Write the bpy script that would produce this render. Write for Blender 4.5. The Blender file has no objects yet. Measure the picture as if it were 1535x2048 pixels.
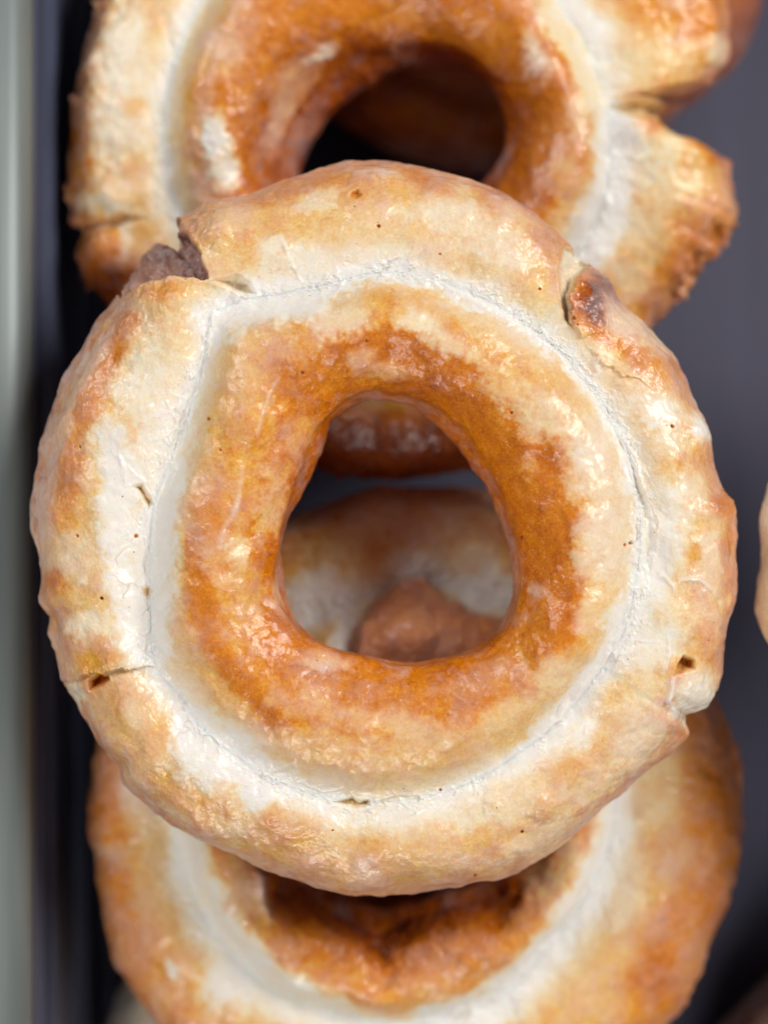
import bpy, math
import numpy as np

scene = bpy.context.scene
rng = np.random.default_rng(7)

# ------------------------------------------------------------------ camera, light, exposure
MM = 0.001
PX = 0.0647 * MM            # metres per photograph pixel at the height of the top doughnut
CAM_D = 0.300               # camera above the crown of the top doughnut
TOP_Z = 0.052               # crown of the top doughnut above the tray floor
LOW_Z = 0.028               # crown of the lower doughnuts
CX, CY = 767.5, 1024.0

cam_data = bpy.data.cameras.new("camera")
cam = bpy.data.objects.new("camera", cam_data)
scene.collection.objects.link(cam)
cam.location = (0, 0, TOP_Z + CAM_D)
cam.rotation_euler = (0, 0, 0)
cam_data.lens = 50
cam_data.sensor_fit = 'HORIZONTAL'
cam_data.sensor_width = 50 * (1535 * PX) / CAM_D
cam_data.clip_start = 0.01
cam_data.clip_end = 20
cam_data.dof.use_dof = True
cam_data.dof.focus_distance = CAM_D + 0.0035
cam_data.dof.aperture_fstop = 3.9
scene.camera = cam

world = bpy.data.worlds.new("World")
scene.world = world
world.use_nodes = True
bg = world.node_tree.nodes["Background"]
bg.inputs[0].default_value = (0.92, 0.95, 1.0, 1)
bg.inputs[1].default_value = 0.08


def area(name, loc, target, size, power, col):
    d = bpy.data.lights.new(name, 'AREA')
    d.shape = 'DISK'
    d.size = size
    d.energy = power
    d.color = col
    o = bpy.data.objects.new(name, d)
    scene.collection.objects.link(o)
    o.location = loc
    v = np.array(target) - np.array(loc)
    import mathutils
    o.rotation_euler = mathutils.Vector(v).to_track_quat('-Z', 'Y').to_euler()
    return o


area("window_light", (0.63, 0.38, 0.60), (0, 0, 0.03), 0.42, 7.3, (1.0, 0.975, 0.94))
area("shop_light_near", (-0.14, -0.69, 0.63), (0, 0, 0.03), 0.36, 3.5, (1.0, 0.96, 0.92))
area("shop_light_far", (-0.51, 0.41, 0.63), (0, 0, 0.03), 0.36, 3.1, (0.97, 0.98, 1.0))

vs = scene.view_settings
vs.view_transform = 'Standard'
vs.look = 'None'
vs.exposure = 0.10
vs.gamma = 1.0
vs.use_curve_mapping = False
scene.cycles.use_denoising = True
scene.cycles.max_bounces = 6
scene.cycles.adaptive_threshold = 0.02

# ------------------------------------------------------------------ helpers


def w_at(p, z):
    """photograph pixel -> world x, y at height z"""
    p = np.asarray(p, float)
    k = PX * (TOP_Z + CAM_D - z) / CAM_D
    return np.stack([(p[..., 0] - CX) * k, -(p[..., 1] - CY) * k], -1)


def hash3(ix, iy, iz, seed):
    h = (ix.astype(np.uint32) * np.uint32(374761393) + iy.astype(np.uint32) * np.uint32(668265263)
         + iz.astype(np.uint32) * np.uint32(2147483647 - 1274126177) + np.uint32((seed * 974711) & 0xffffffff))
    h = (h ^ (h >> np.uint32(13))) * np.uint32(1274126177)
    h = h ^ (h >> np.uint32(16))
    return h.astype(np.float32) * np.float32(1 / 4294967295.0)


def vnoise(x, y, z, seed):
    fx, fy, fz = np.floor(x), np.floor(y), np.floor(z)
    ix, iy, iz = fx.astype(np.int32), fy.astype(np.int32), fz.astype(np.int32)
    tx, ty, tz = (x - fx).astype(np.float32), (y - fy).astype(np.float32), (z - fz).astype(np.float32)
    tx = tx * tx * tx * (tx * (tx * 6 - 15) + 10)
    ty = ty * ty * ty * (ty * (ty * 6 - 15) + 10)
    tz = tz * tz * tz * (tz * (tz * 6 - 15) + 10)
    out = 0
    for dz in (0, 1):
        wz = tz if dz else 1 - tz
        for dy in (0, 1):
            wy = ty if dy else 1 - ty
            a = hash3(ix, iy + dy, iz + dz, seed)
            b = hash3(ix + 1, iy + dy, iz + dz, seed)
            out = out + (a + (b - a) * tx) * wy * wz
    return out * 2 - 1


def fbm(p, size, octaves, seed, gain=0.5):
    """p (n,3) in mm, first octave feature size in mm; about -1..1"""
    s, amp, tot, out = 1.0 / size, 1.0, 0.0, 0
    c, sn = math.cos(0.6), math.sin(0.6)
    x, y, z = p[:, 0], p[:, 1], p[:, 2]
    for o in range(octaves):
        out = out + amp * vnoise(x * s + 11.3 * o, y * s - 7.1 * o, z * s + 3.7 * o, seed + 17 * o)
        tot += amp
        amp *= gain
        s *= 2.03
        x, y = c * x - sn * y, sn * x + c * y
    return out / tot * 1.5


def sstep(a, b, x):
    t = np.clip((x - a) / (b - a), 0, 1)
    return t * t * (3 - 2 * t)


def seg_dist(q, pts):
    """distance to a polyline, signed side of the nearest segment, position 0..1 along it"""
    pts = np.asarray(pts, float)
    L = np.concatenate([[0], np.cumsum(np.hypot(*(pts[1:] - pts[:-1]).T))])
    best = np.full(len(q), 1e9)
    side = np.ones(len(q))
    along = np.zeros(len(q))
    for i in range(len(pts) - 1):
        a, b = pts[i], pts[i + 1]
        ab = b - a
        t = np.clip(((q - a) @ ab) / (ab @ ab), 0, 1)
        d = q - (a + t[:, None] * ab)
        dist = np.hypot(d[:, 0], d[:, 1])
        m = dist < best
        best[m] = dist[m]
        side[m] = np.sign(ab[0] * d[m, 1] - ab[1] * d[m, 0])
        along[m] = (L[i] + t[m] * (L[i + 1] - L[i])) / L[-1]
    return best, side, along


def poly_sdf(q, poly):
    """negative inside"""
    poly = np.asarray(poly, float)
    d, _, _ = seg_dist(q, np.vstack([poly, poly[:1]]))
    ins = np.zeros(len(q), bool)
    n = len(poly)
    for i in range(n):
        a, b = poly[i], poly[(i + 1) % n]
        c = ((a[1] > q[:, 1]) != (b[1] > q[:, 1]))
        xs = (b[0] - a[0]) * (q[:, 1] - a[1]) / (b[1] - a[1] + 1e-12) + a[0]
        ins ^= c & (q[:, 0] < xs)
    return np.where(ins, -d, d)


def near(q, pts, pad):
    pts = np.asarray(pts, float)
    lo, hi = pts.min(0) - pad, pts.max(0) + pad
    return np.nonzero((q[:, 0] > lo[0]) & (q[:, 0] < hi[0]) & (q[:, 1] > lo[1]) & (q[:, 1] < hi[1]))[0]


# ------------------------------------------------------------------ materials

def mat_new(name):
    m = bpy.data.materials.new(name)
    m.use_nodes = True
    nt = m.node_tree
    return m, nt, nt.nodes["Principled BSDF"]


def dough_material():
    m, nt, bsdf = mat_new("glazed_dough")
    N, Lk = nt.nodes, nt.links

    def attr(n):
        a = N.new("ShaderNodeAttribute")
        a.attribute_name = n
        return a.outputs["Fac"]

    def math_(op, a, b=None, c=None):
        n = N.new("ShaderNodeMath")
        n.operation = op
        for k, v in enumerate((a, b, c)):
            if v is None:
                continue
            if isinstance(v, (int, float)):
                n.inputs[k].default_value = v
            else:
                Lk.new(v, n.inputs[k])
        return n.outputs[0]

    def maprange(v, a, b, c, d):
        n = N.new("ShaderNodeMapRange")
        Lk.new(v, n.inputs[0])
        for k, x in enumerate((a, b, c, d)):
            n.inputs[k + 1].default_value = x
        return n.outputs[0]

    def mix(f, a, b):
        n = N.new("ShaderNodeMix")
        n.data_type = 'RGBA'
        n.clamp_factor = True
        for sock, v in ((n.inputs[0], f), (n.inputs[6], a), (n.inputs[7], b)):
            if isinstance(v, tuple):
                sock.default_value = v
            elif isinstance(v, (int, float)):
                sock.default_value = v
            else:
                Lk.new(v, sock)
        return n.outputs[2]
    tc = N.new("ShaderNodeTexCoord").outputs["Object"]

    def noise(scale, detail, rough=0.6, dist=0.0):
        n = N.new("ShaderNodeTexNoise")
        n.inputs["Scale"].default_value = scale
        n.inputs["Detail"].default_value = detail
        n.inputs["Roughness"].default_value = rough
        n.inputs["Distortion"].default_value = dist
        Lk.new(tc, n.inputs["Vector"])
        return n.outputs["Fac"]
    fine = noise(2600, 3, 0.7)
    mid = noise(700, 4, 0.65, 0.4)
    grain = noise(5200, 2, 0.7)
    f, g = attr("fry"), attr("glaze")
    # browning
    fr = math_('ADD', f, math_('MULTIPLY', math_('SUBTRACT', mid, 0.5), 0.26))
    fr = math_('ADD', fr, math_('MULTIPLY', math_('SUBTRACT', fine, 0.5), 0.44))
    ramp = N.new("ShaderNodeValToRGB")
    Lk.new(fr, ramp.inputs[0])
    stops = [(0.0, (0.82, 0.74, 0.58)), (0.16, (0.82, 0.62, 0.28)), (0.34, (0.77, 0.415, 0.06)),
             (0.52, (0.67, 0.215, 0.001)), (0.68, (0.51, 0.125, 0.001)), (0.84, (0.26, 0.042, 0.002)),
             (1.0, (0.12, 0.03, 0.015))]
    el = ramp.color_ramp.elements
    while len(el) < len(stops):
        el.new(0.5)
    for e, (p, c) in zip(el, stops):
        e.position = p
        e.color = (*c, 1)
    # sugar film
    gn = math_('ADD', math_('MULTIPLY', math_('SUBTRACT', mid, 0.5), 0.5), math_('MULTIPLY', math_('SUBTRACT', grain, 0.5), 1.1))
    gf = math_('MULTIPLY', g, math_('ADD', gn, 1.0))
    gf = maprange(gf, 0.05, 1.0, 0.0, 0.88)
    col = mix(gf, ramp.outputs[0], (0.83, 0.795, 0.775, 1))
    # sugar crystals
    sp = maprange(noise(3400, 1.5, 0.5, 0.3), 0.63, 0.69, 0.0, 1.0)
    sp = math_('MULTIPLY', sp, maprange(noise(300, 3), 0.42, 0.62, 0.0, 1.0))
    col = mix(math_('MULTIPLY', sp, 0.28), col, (0.88, 0.72, 0.52, 1))
    # hairline crackle in thick glaze
    mp = N.new("ShaderNodeMixRGB")
    mp.blend_type = 'ADD'
    mp.inputs[0].default_value = 0.0035
    nd = N.new("ShaderNodeTexNoise")
    nd.inputs["Scale"].default_value = 350
    Lk.new(tc, nd.inputs["Vector"])
    Lk.new(tc, mp.inputs[1])
    Lk.new(nd.outputs["Color"], mp.inputs[2])
    vc = N.new("ShaderNodeTexVoronoi")
    vc.feature = 'DISTANCE_TO_EDGE'
    vc.inputs["Scale"].default_value = 190
    Lk.new(mp.outputs[0], vc.inputs["Vector"])
    crk = maprange(vc.outputs["Distance"], 0.012, 0.03, 1.0, 0.0)
    crk = math_('MULTIPLY', crk, maprange(g, 0.72, 0.9, 0.0, 1.0))
    crk = math_('MULTIPLY', crk, maprange(noise(90, 2), 0.48, 0.58, 0.0, 1.0))
    col = mix(math_('MULTIPLY', crk, 0.45), col, (0.50, 0.40, 0.30, 1))
    # tiny dark pores
    vp = N.new("ShaderNodeTexVoronoi")
    vp.inputs["Scale"].default_value = 420
    Lk.new(tc, vp.inputs["Vector"])
    sp2 = N.new("ShaderNodeSeparateColor")
    Lk.new(vp.outputs["Color"], sp2.inputs[0])
    pore = math_('MULTIPLY', math_('LESS_THAN', vp.outputs["Distance"], 0.055),
                 math_('GREATER_THAN', sp2.outputs[1], 0.78))
    col = mix(math_('MULTIPLY', pore, 0.7), col, (0.20, 0.07, 0.02, 1))
    Lk.new(col, bsdf.inputs["Base Color"])
    Lk.new(maprange(math_('SUBTRACT', math_('MULTIPLY', f, 1.0), math_('MULTIPLY', fine, 0.2)), 0.0, 0.7, 0.52, 0.36),
           bsdf.inputs["Roughness"])
    bsdf.inputs["IOR"].default_value = 1.45
    bsdf.inputs["Coat Weight"].default_value = 0.55
    bsdf.inputs["Specular IOR Level"].default_value = 0.32
    bsdf.inputs["Coat Roughness"].default_value = 0.14
    bsdf.inputs["Subsurface Weight"].default_value = 0.55
    bsdf.inputs["Subsurface Radius"].default_value = (1.0, 0.5, 0.25)
    bsdf.inputs["Subsurface Scale"].default_value = 0.0014
    # relief
    hgt = math_('ADD', math_('MULTIPLY', fine, 0.5), math_('MULTIPLY', grain, 0.35))
    b = N.new("ShaderNodeBump")
    b.inputs["Strength"].default_value = 0.7
    b.inputs["Distance"].default_value = 0.00022
    Lk.new(hgt, b.inputs["Height"])
    Lk.new(b.outputs[0], bsdf.inputs["Normal"])
    b2 = N.new("ShaderNodeBump")
    b2.inputs["Strength"].default_value = 0.35
    b2.inputs["Distance"].default_value = 0.00030
    Lk.new(math_('ADD', mid, math_('MULTIPLY', fine, 0.30)), b2.inputs["Height"])
    Lk.new(b2.outputs[0], bsdf.inputs["Coat Normal"])
    return m


DOUGH = dough_material()


def metal_material(name, col, rough, metallic, var=0.15, spec=0.4):
    m, nt, bsdf = mat_new(name)
    N, Lk = nt.nodes, nt.links
    tc = N.new("ShaderNodeTexCoord")
    mp = N.new("ShaderNodeMapping")
    mp.inputs["Scale"].default_value = (1, 0.12, 1)
    Lk.new(tc.outputs["Object"], mp.inputs[0])
    n = N.new("ShaderNodeTexNoise")
    n.inputs["Scale"].default_value = 140
    n.inputs["Detail"].default_value = 5
    Lk.new(mp.outputs[0], n.inputs["Vector"])
    r = N.new("ShaderNodeValToRGB")
    r.color_ramp.elements[0].position = 0.3
    r.color_ramp.elements[1].position = 0.7
    r.color_ramp.elements[0].color = (*[c * (1 - var) for c in col], 1)
    r.color_ramp.elements[1].color = (*[c * (1 + var) for c in col], 1)
    Lk.new(n.outputs[0], r.inputs[0])
    Lk.new(r.outputs[0], bsdf.inputs["Base Color"])
    mr = N.new("ShaderNodeMapRange")
    Lk.new(n.outputs[0], mr.inputs[0])
    mr.inputs[3].default_value = rough * 0.85
    mr.inputs[4].default_value = rough * 1.15
    Lk.new(mr.outputs[0], bsdf.inputs["Roughness"])
    bsdf.inputs["Metallic"].default_value = metallic
    bsdf.inputs["Specular IOR Level"].default_value = spec
    return m


# ------------------------------------------------------------------ tray

def extrude_strip(name, prof, y0, y1, mat, parent, thick=0.0012):
    """profile (x, z) swept along y as a closed thin sheet"""
    prof = np.array(prof, float)
    d = np.gradient(prof, axis=0)
    n = np.stack([-d[:, 1], d[:, 0]], 1)
    n /= np.linalg.norm(n, axis=1)[:, None]
    ring = np.vstack([prof, (prof - n * thick)[::-1]])
    k = len(ring)
    v = [(x, y0, z) for x, z in ring] + [(x, y1, z) for x, z in ring]
    f = [(i, (i + 1) % k, (i + 1) % k + k, i + k) for i in range(k)]
    f += [tuple(range(k))[::-1], tuple(range(k, 2 * k))]
    me = bpy.data.meshes.new(name)
    me.from_pydata(v, [], f)
    me.materials.append(mat)
    for p in me.polygons:
        p.use_smooth = len(p.vertices) == 4
    o = bpy.data.objects.new(name, me)
    scene.collection.objects.link(o)
    o.parent = parent
    return o


tray = bpy.data.objects.new("tray", None)
scene.collection.objects.link(tray)
tray["label"] = "dark slate grey metal tray with a pale rim under the doughnuts"
tray["category"] = "tray"
M_floor = metal_material("dark_coated_metal", (0.075, 0.073, 0.108), 0.6, 0.0, 0.15, 0.12)
M_wall = metal_material("navy_coated_metal", (0.065, 0.075, 0.12), 0.45, 0.0, 0.3, 0.3)
M_rim = metal_material("pale_rim_metal", (0.19, 0.215, 0.21), 0.45, 0.25, 0.15, 0.3)
Y0, Y1 = -0.20, 0.20
XW = -0.0478
FLOOR_Z = -0.0277
extrude_strip("floor_panel", [(XW + 0.0022, FLOOR_Z), (0.0, FLOOR_Z), (0.17, FLOOR_Z)][::-1], Y0, Y1, M_floor, tray)
# stepped side wall below the rolled rim
extrude_strip("side_wall", [(XW - 0.0012, 0.0290), (XW - 0.0011, 0.024), (XW - 0.0009, 0.0185), (XW + 0.0001, 0.0178), (XW + 0.0004, 0.0165),
                            (XW + 0.0006, 0.008), (XW + 0.0008, -0.0045), (XW + 0.0018, -0.0052), (XW + 0.0020, -0.0065),
                            (XW + 0.0021, -0.018), (XW + 0.0021, FLOOR_Z)], Y0, Y1, M_wall, tray)
rim = [(XW - 0.0016, 0.0285), (XW - 0.0018, 0.0300), (XW - 0.0023, 0.0315), (XW - 0.0032, 0.0325)]
rim += [(XW - 0.0030 - 0.0115 * t, 0.0325 + 0.0012 * math.sin(math.pi * t)) for t in np.linspace(0.1, 1, 11)]
extrude_strip("rim", rim, Y0, Y1, M_rim, tray, 0.0006)

# ------------------------------------------------------------------ doughnut builder


def contour(pts, z, centre, th):
    w = w_at(pts, z) - centre
    a = np.arctan2(w[:, 1], w[:, 0])
    r = np.hypot(w[:, 0], w[:, 1])
    o = np.argsort(a)
    a, r = a[o], r[o]
    a = np.concatenate([a - 2 * np.pi, a, a + 2 * np.pi])
    r = np.tile(r, 3)
    return np.interp(th, a, r)


def smooth_ring(r, k):
    if k < 2:
        return r
    w = np.hanning(k + 2)[1:-1]
    w /= w.sum()
    return np.convolve(np.concatenate([r[-k:], r, r[:k]]), w, 'same')[k:-k]


DEFAULT_PROFILE = dict(zc=0.0, zlip=-4.4, zh=-11.0, zg=-4.7, zp=-3.4, zo=-12.5, zb=-23.0)


def doughnut(name, label, group, spec, nt, nrow, seed, top_z):
    P = dict(DEFAULT_PROFILE)
    P.update(spec.get('profile', {}))
    mm = lambda v: top_z + v * MM
    centre = w_at(np.array(spec['centre'], float), top_z)
    th = np.linspace(-np.pi, np.pi, nt, endpoint=False)
    ksm = max(2, nt // 160)
    r_h = smooth_ring(contour(spec['hole'], mm(P['zh']), centre, th), ksm * 2) / MM
    r_l = smooth_ring(contour(spec['lip'], mm(P['zlip']), centre, th), ksm * 2) / MM
    r_g = smooth_ring(contour(spec['groove'], mm(P['zg']), centre, th), ksm * 2) / MM
    r_o = smooth_ring(contour(spec['outer'], mm(P['zo']), centre, th), max(2, nt // 700)) / MM
    for a0, a1, amp in spec.get('jag', []):
        jr = np.stack([np.cos(th) * 45, np.sin(th) * 45, np.full(nt, 5.0)], 1)
        r_o = r_o + amp * sstep(a0, a0 + 0.08, th) * (1 - sstep(a1 - 0.08, a1, th)) * fbm(jr, 4.5, 4, seed + 70, 0.65)
    r_os = smooth_ring(r_o, nt // 40)
    ring3 = np.stack([np.cos(th) * 20, np.sin(th) * 20, np.full(nt, seed * 3.1)], 1)
    wob = fbm(ring3, 14, 3, seed + 900)
    wob2 = fbm(ring3 + 50, 9, 3, seed + 901)
    lg = lambda t: r_l + (r_g - r_l) * t
    go = lambda t: r_g + (r_o - r_g) * t
    zc, zl, zh, zg, zp, zo, zb = (P[k] for k in ('zc', 'zlip', 'zh', 'zg', 'zp', 'zo', 'zb'))
    one = np.ones(nt)
    ctrl = [
        (0.55 * r_h + 0.45 * r_g, zb * one),
        (r_h + 4.0, (zb + 1.5) * one),
        (r_h + 0.9, 0.45 * (zb + zh) * one + zb * 0.05),
        (r_h, zh * one),
        (0.45 * r_h + 0.55 * r_l, (0.5 * zh + 0.5 * zl + 0.4) * one),
        (r_l, zl * one),
        (lg(0.20), (zl * 0.36 + zc * 0.64) * one + 0.2 * wob),
        (lg(0.48), zc * one + 0.35 * wob),
        (lg(0.74), (zc - 1.15) * one + 0.35 * wob),
        (lg(0.92), (0.14 * zc + 0.86 * zg) * one),
        (r_g, zg * one + 0.3 * wob2),
        (go(0.11), (0.88 * zg + 0.12 * zp) * one + 0.3 * wob2),
        (go(0.32), (zp - 0.1) * one + 0.45 * wob2),
        (go(0.55), (zp - 0.6) * one + 0.5 * wob2),
        (go(0.80), (0.72 * zp + 0.28 * zo) * one + 0.4 * wob2),
        (go(0.955), (0.32 * zp + 0.68 * zo) * one),
        (r_o, zo * one),
        (0.3 * r_o + 0.7 * np.minimum(r_os, r_o + 1) - 2.2, (0.45 * zo + 0.55 * zb) * one),
        (r_os - 9.0, (zb + 0.8) * one),
    ]
    CR = np.stack([c[0] for c in ctrl], 1)
    CZ = np.stack([c[1] for c in ctrl], 1)
    nc = len(ctrl)
    # rows: dense on the upper side
    wts = np.array([0.12, 0.12, 0.25, 0.7, 0.9, 1.0, 1.1, 1.1, 0.9, 0.8, 0.8, 1.2, 1.5, 1.5, 1.2, 0.9, 0.35, 0.15, 0.12])
    cum = np.concatenate([[0], np.cumsum(wts)]) / wts.sum()
    u = np.interp(np.arange(nrow) / nrow, cum, np.arange(nc + 1))
    i = np.floor(u).astype(int)
    t = (u - i)[None, :]
    g = lambda A, k: A[:, (i + k) % nc]

    def cr(A):
        a, b, c, d = g(A, -1), g(A, 0), g(A, 1), g(A, 2)
        return 0.5 * (2 * b + (c - a) * t + (2 * a - 5 * b + 4 * c - d) * t * t + (3 * b - a - 3 * c + d) * t ** 3)
    R, Z = cr(CR), cr(CZ)
    X = R * np.cos(th)[:, None]
    Y = R * np.sin(th)[:, None]
    U = np.broadcast_to(u[None, :], R.shape)

    def normals(X, Y, Z):
        G = np.stack([X, Y, Z], -1)
        dt = np.roll(G, -1, 0) - np.roll(G, 1, 0)
        du = np.roll(G, -1, 1) - np.roll(G, 1, 1)
        n = np.cross(dt, du)
        n /= np.linalg.norm(n, axis=-1)[..., None] + 1e-12
        return n
    n0 = normals(X, Y, Z)
    if n0[0, int(nrow * 0.45), 2] < 0:
        n0 = -n0
        flip = True
    else:
        flip = False
    p0 = np.stack([X, Y, Z], -1).reshape(-1, 3)
    nn = n0.reshape(-1, 3)
    uf = U.reshape(-1)
    # design coordinates: where the base surface point lies in the photograph's pixels
    zz = top_z + p0[:, 2] * MM
    k = CAM_D / (TOP_Z + CAM_D - zz) / PX
    q0 = np.stack([CX + (p0[:, 0] * MM + centre[0]) * k, CY - (p0[:, 1] * MM + centre[1]) * k], 1)
    s3 = p0 + seed * 37.0
    wa = spec.get('warp', 1.0)
    nA = fbm(s3, 2.6, 4, seed + 1)
    nB = fbm(s3 + 91, 2.6, 4, seed + 2)
    nC = fbm(s3, 7.0, 4, seed + 3)
    nD = fbm(s3, 0.9, 3, seed + 4, 0.6)
    nG = fbm(s3 + 57, 0.9, 3, seed + 8, 0.6)
    nE = fbm(s3, 4.0, 5, seed + 5, 0.6)
    nF = fbm(s3 + 33, 5.0, 5, seed + 6, 0.6)
    q = q0 + wa * np.stack([10 * nA, 10 * nB], 1) + np.stack([6 * nD, 6 * nG], 1)
    qs = q0 + 3.0 * np.stack([nA, nB], 1) + 1.6 * np.stack([nD, -nD], 1)
    topm = (uf > 4.0) & (uf < 16.6)

    # ---------------- displacement (mm along normal), fry, glaze
    h = 0.55 * nC * sstep(0, 3, uf) * (1 - sstep(16.5, 18, uf)) + 0.10 * nA + 0.022 * nD
    petal = sstep(10.2, 11.5, uf) * (1 - sstep(16, 17.5, uf))
    h = h + petal * (0.12 * nE + 0.16 * nF)
    groove = np.exp(-((uf - 10.0) / 0.75) ** 2)
    wide = np.exp(-((uf - 10.2) / 1.1) ** 2)
    h = h + wide * sstep(-0.2, 0.5, nF) * (0.20 * (1 - 2 * np.abs(nA)) + 0.07 * (1 - 2 * np.abs(nD)))
    flake = wide * (0.28 * np.exp(-(nE / 0.07) ** 2) + 0.20 * np.exp(-((nF + 0.25) / 0.07) ** 2)) * sstep(-0.6, 0.2, nC)
    h = h + flake
    h = h + groove * 0.25 * np.abs(nE) - 0.06 * np.exp(-((uf - 10.0 + 0.25 * nA) / 0.16) ** 2)

    fry_k = spec.get('fry_curve', [(0, .8), (2, .8), (3, .72), (4, .66), (5, .62), (6, .56), (7, .50), (8, .38), (9, .22),
                                   (10, .02), (11, .12), (12, .30), (13, .39), (14, .45), (15, .60), (16, .70), (17, .8), (19, .8)])
    gl_k = spec.get('glaze_curve', [(0, .1), (3, .10), (4, .10), (5, .08), (6, .06), (7, .14), (8, .30), (9, .58), (10, .92),
                                    (11, .76), (12, .42), (13, .29), (14, .28), (15, .34), (16, .36), (17, .2), (19, .1)])
    un = uf + 0.35 * nE
    f = np.interp(un, *zip(*fry_k)) + 0.08 * nE + 0.06 * nA + 0.05 * nG
    gz = np.interp(un + 0.3 * nF, *zip(*gl_k)) + 0.16 * sstep(0.0, 0.9, nF) - 0.10 * (nF < 0) * np.abs(nF) + 0.12 * nA + 0.08 * nD

    for item in spec.get('paint', []):
        kind = item[0]
        if kind == 'b':                         # ellipse blob
            _, x, y, rx, ry, rot, ft, gt, st = item
            m = near(q, [(x, y)], 1.6 * max(rx, ry) + 5)
            m = m[topm[m]]
            d = q[m] - (x, y)
            a = math.radians(rot)
            c, s = math.cos(a), math.sin(a)
            du = (d[:, 0] * c + d[:, 1] * s) / rx
            dv = (-d[:, 0] * s + d[:, 1] * c) / ry
            w = (0.92 - 0.04 * (uf[m] > 11.3)) * st * (1 - sstep(0.30, 1.42, np.hypot(du, dv) + 0.22 * nE[m] + 0.22 * nG[m]))
        else:                                   # polyline band
            _, pts, wd, ft, gt, st = item
            m = near(q, pts, 2.2 * wd + 5)
            m = m[topm[m]]
            d, _, al = seg_dist(q[m], pts)
            w = 0.92 * st * (1 - sstep(0.45, 1.5, d / wd + 0.22 * nE[m] + 0.22 * nG[m]))
        if ft is not None:
            f[m] += w * (ft + 0.06 * nA[m] + 0.05 * nE[m] + 0.05 * nG[m] - f[m])
        if gt is not None:
            gz[m] += w * (gt + 0.08 * nF[m] + 0.08 * nA[m] + 0.06 * nD[m] - gz[m])

    hz = np.zeros_like(h)
    for item in spec.get('shape', []):
        kind = item[0]
        if kind == 'pit':                       # polygon sunk (or raised when negative) with a ragged steep edge
            _, poly, depth, edge, ft, gt = item
            m = near(qs, poly, edge + 8)
            m = m[topm[m]]
            sd = poly_sdf(qs[m], poly)
            w = 1 - sstep(-edge, 0.5, sd)
            hz[m] -= depth * w
            h[m] += w * min(max(depth, 0.0), 3.0) * (0.34 * nA[m] + 0.12 * nD[m])
            if depth > 0:
                h[m] += 0.12 * np.exp(-(np.maximum(sd, 0) / 5.0)) * (sd > 0)
            if ft is not None:
                f[m] += w * (ft + 0.12 * nA[m] - f[m])
            if gt is not None:
                gz[m] += w * (gt + 0.12 * nF[m] - gz[m])
        elif kind == 'bump':
            _, x, y, rx, ry, hh = item
            m = near(q, [(x, y)], 3 * max(rx, ry))
            m = m[topm[m]]
            d = q[m] - (x, y)
            h[m] += hh * np.exp(-((d[:, 0] / rx) ** 2 + (d[:, 1] / ry) ** 2))
        elif kind == 'cliff':                   # torn edge: left side of the line (in the photo, walking along it) stands up
            _, pts, hh, ln = item
            m = near(qs, pts, 4 * ln)
            m = m[topm[m]]
            qr = q0[m] + 7 * np.stack([nA[m], nB[m]], 1) + 5 * np.stack([nD[m], nG[m]], 1)
            d, sd, al = seg_dist(qr, pts)
            fade = np.clip(np.sin(np.pi * np.clip(al, 0, 1)), 0, 1) ** 0.4
            hz[m] += hh * fade * np.exp(-d / ln) * sstep(-1.5, 1.5, -sd * d)
            hz[m] -= 0.35 * hh * fade * np.exp(-d / (0.5 * ln)) * sstep(-1.5, 1.5, sd * d)
        elif kind == 'ridge':
            _, pts, wd, hh, gt = item
            m = near(qs, pts, 4 * wd)
            m = m[topm[m]]
            d, sd, al = seg_dist(qs[m], pts)
            w = np.exp(-(d / wd) ** 2) * np.clip(np.sin(np.pi * al), 0, 1) ** 0.3
            w = w * (0.75 + 0.5 * nA[m])
            h[m] += hh * w
            if gt is not None:
                gz[m] += np.clip(w, 0, 1) * (gt - gz[m])
        elif kind == 'dot':                     # pore
            _, x, y, r, depth = item
            m = near(q0, [(x, y)], r + 6)
            m = m[topm[m]]
            d = np.hypot(q0[m, 0] - x + 1.5 * nD[m], q0[m, 1] - y)
            w = 1 - sstep(0.5 * r, 1.1 * r, d)
            h[m] -= depth * w
            f[m] += w * (0.75 - f[m])
            gz[m] += w * (0.0 - gz[m])
    # crumbs at torn rims
    if spec.get('crumbly', 0):
        rim_w = sstep(13.5, 15.5, uf) * (1 - sstep(16.2, 17, uf)) * sstep(0.1, 0.7, nC)
        h = h + spec['crumbly'] * rim_w * (nD + 0.6 * nA)
    p1 = p0 + nn * h[:, None]
    p1[:, 2] += hz
    f = np.clip(f, 0, 1)
    gz = np.clip(gz, 0, 1)

    V = p1.reshape(nt, nrow, 3)
    NN = normals(V[..., 0], V[..., 1], V[..., 2])
    if flip:
        NN = -NN
    V = V.reshape(-1, 3) * MM
    NN = NN.reshape(-1, 3)

    # ---------------- parts: inner ring and petals between the cracks
    root = bpy.data.objects.new(name, None)
    scene.collection.objects.link(root)
    base_z = top_z + P['zb'] * MM
    root.location = (centre[0], centre[1], base_z)
    root["label"] = label
    root["category"] = "doughnut"
    root["group"] = group
    V[:, 2] += top_z - base_z
    ii, jj = np.meshgrid(np.arange(nt), np.arange(nrow), indexing='ij')
    a = ii * nrow + jj
    b = ((ii + 1) % nt) * nrow + jj
    c = ((ii + 1) % nt) * nrow + (jj + 1) % nrow
    d = ii * nrow + (jj + 1) % nrow
    quads = np.stack([a, b, c, d], -1).reshape(-1, 4)
    if flip:
        quads = quads[:, ::-1]
    fu = u[jj].reshape(-1)
    fth = th[ii].reshape(-1)
    inner = (fu < 10.0)
    cuts = np.sort([math.atan2(-(y - spec['centre'][1]), x - spec['centre'][0]) for x, y in spec['cuts']])
    pet = np.searchsorted(cuts, fth) % len(cuts)
    lab = np.where(inner, -1, pet)
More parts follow.
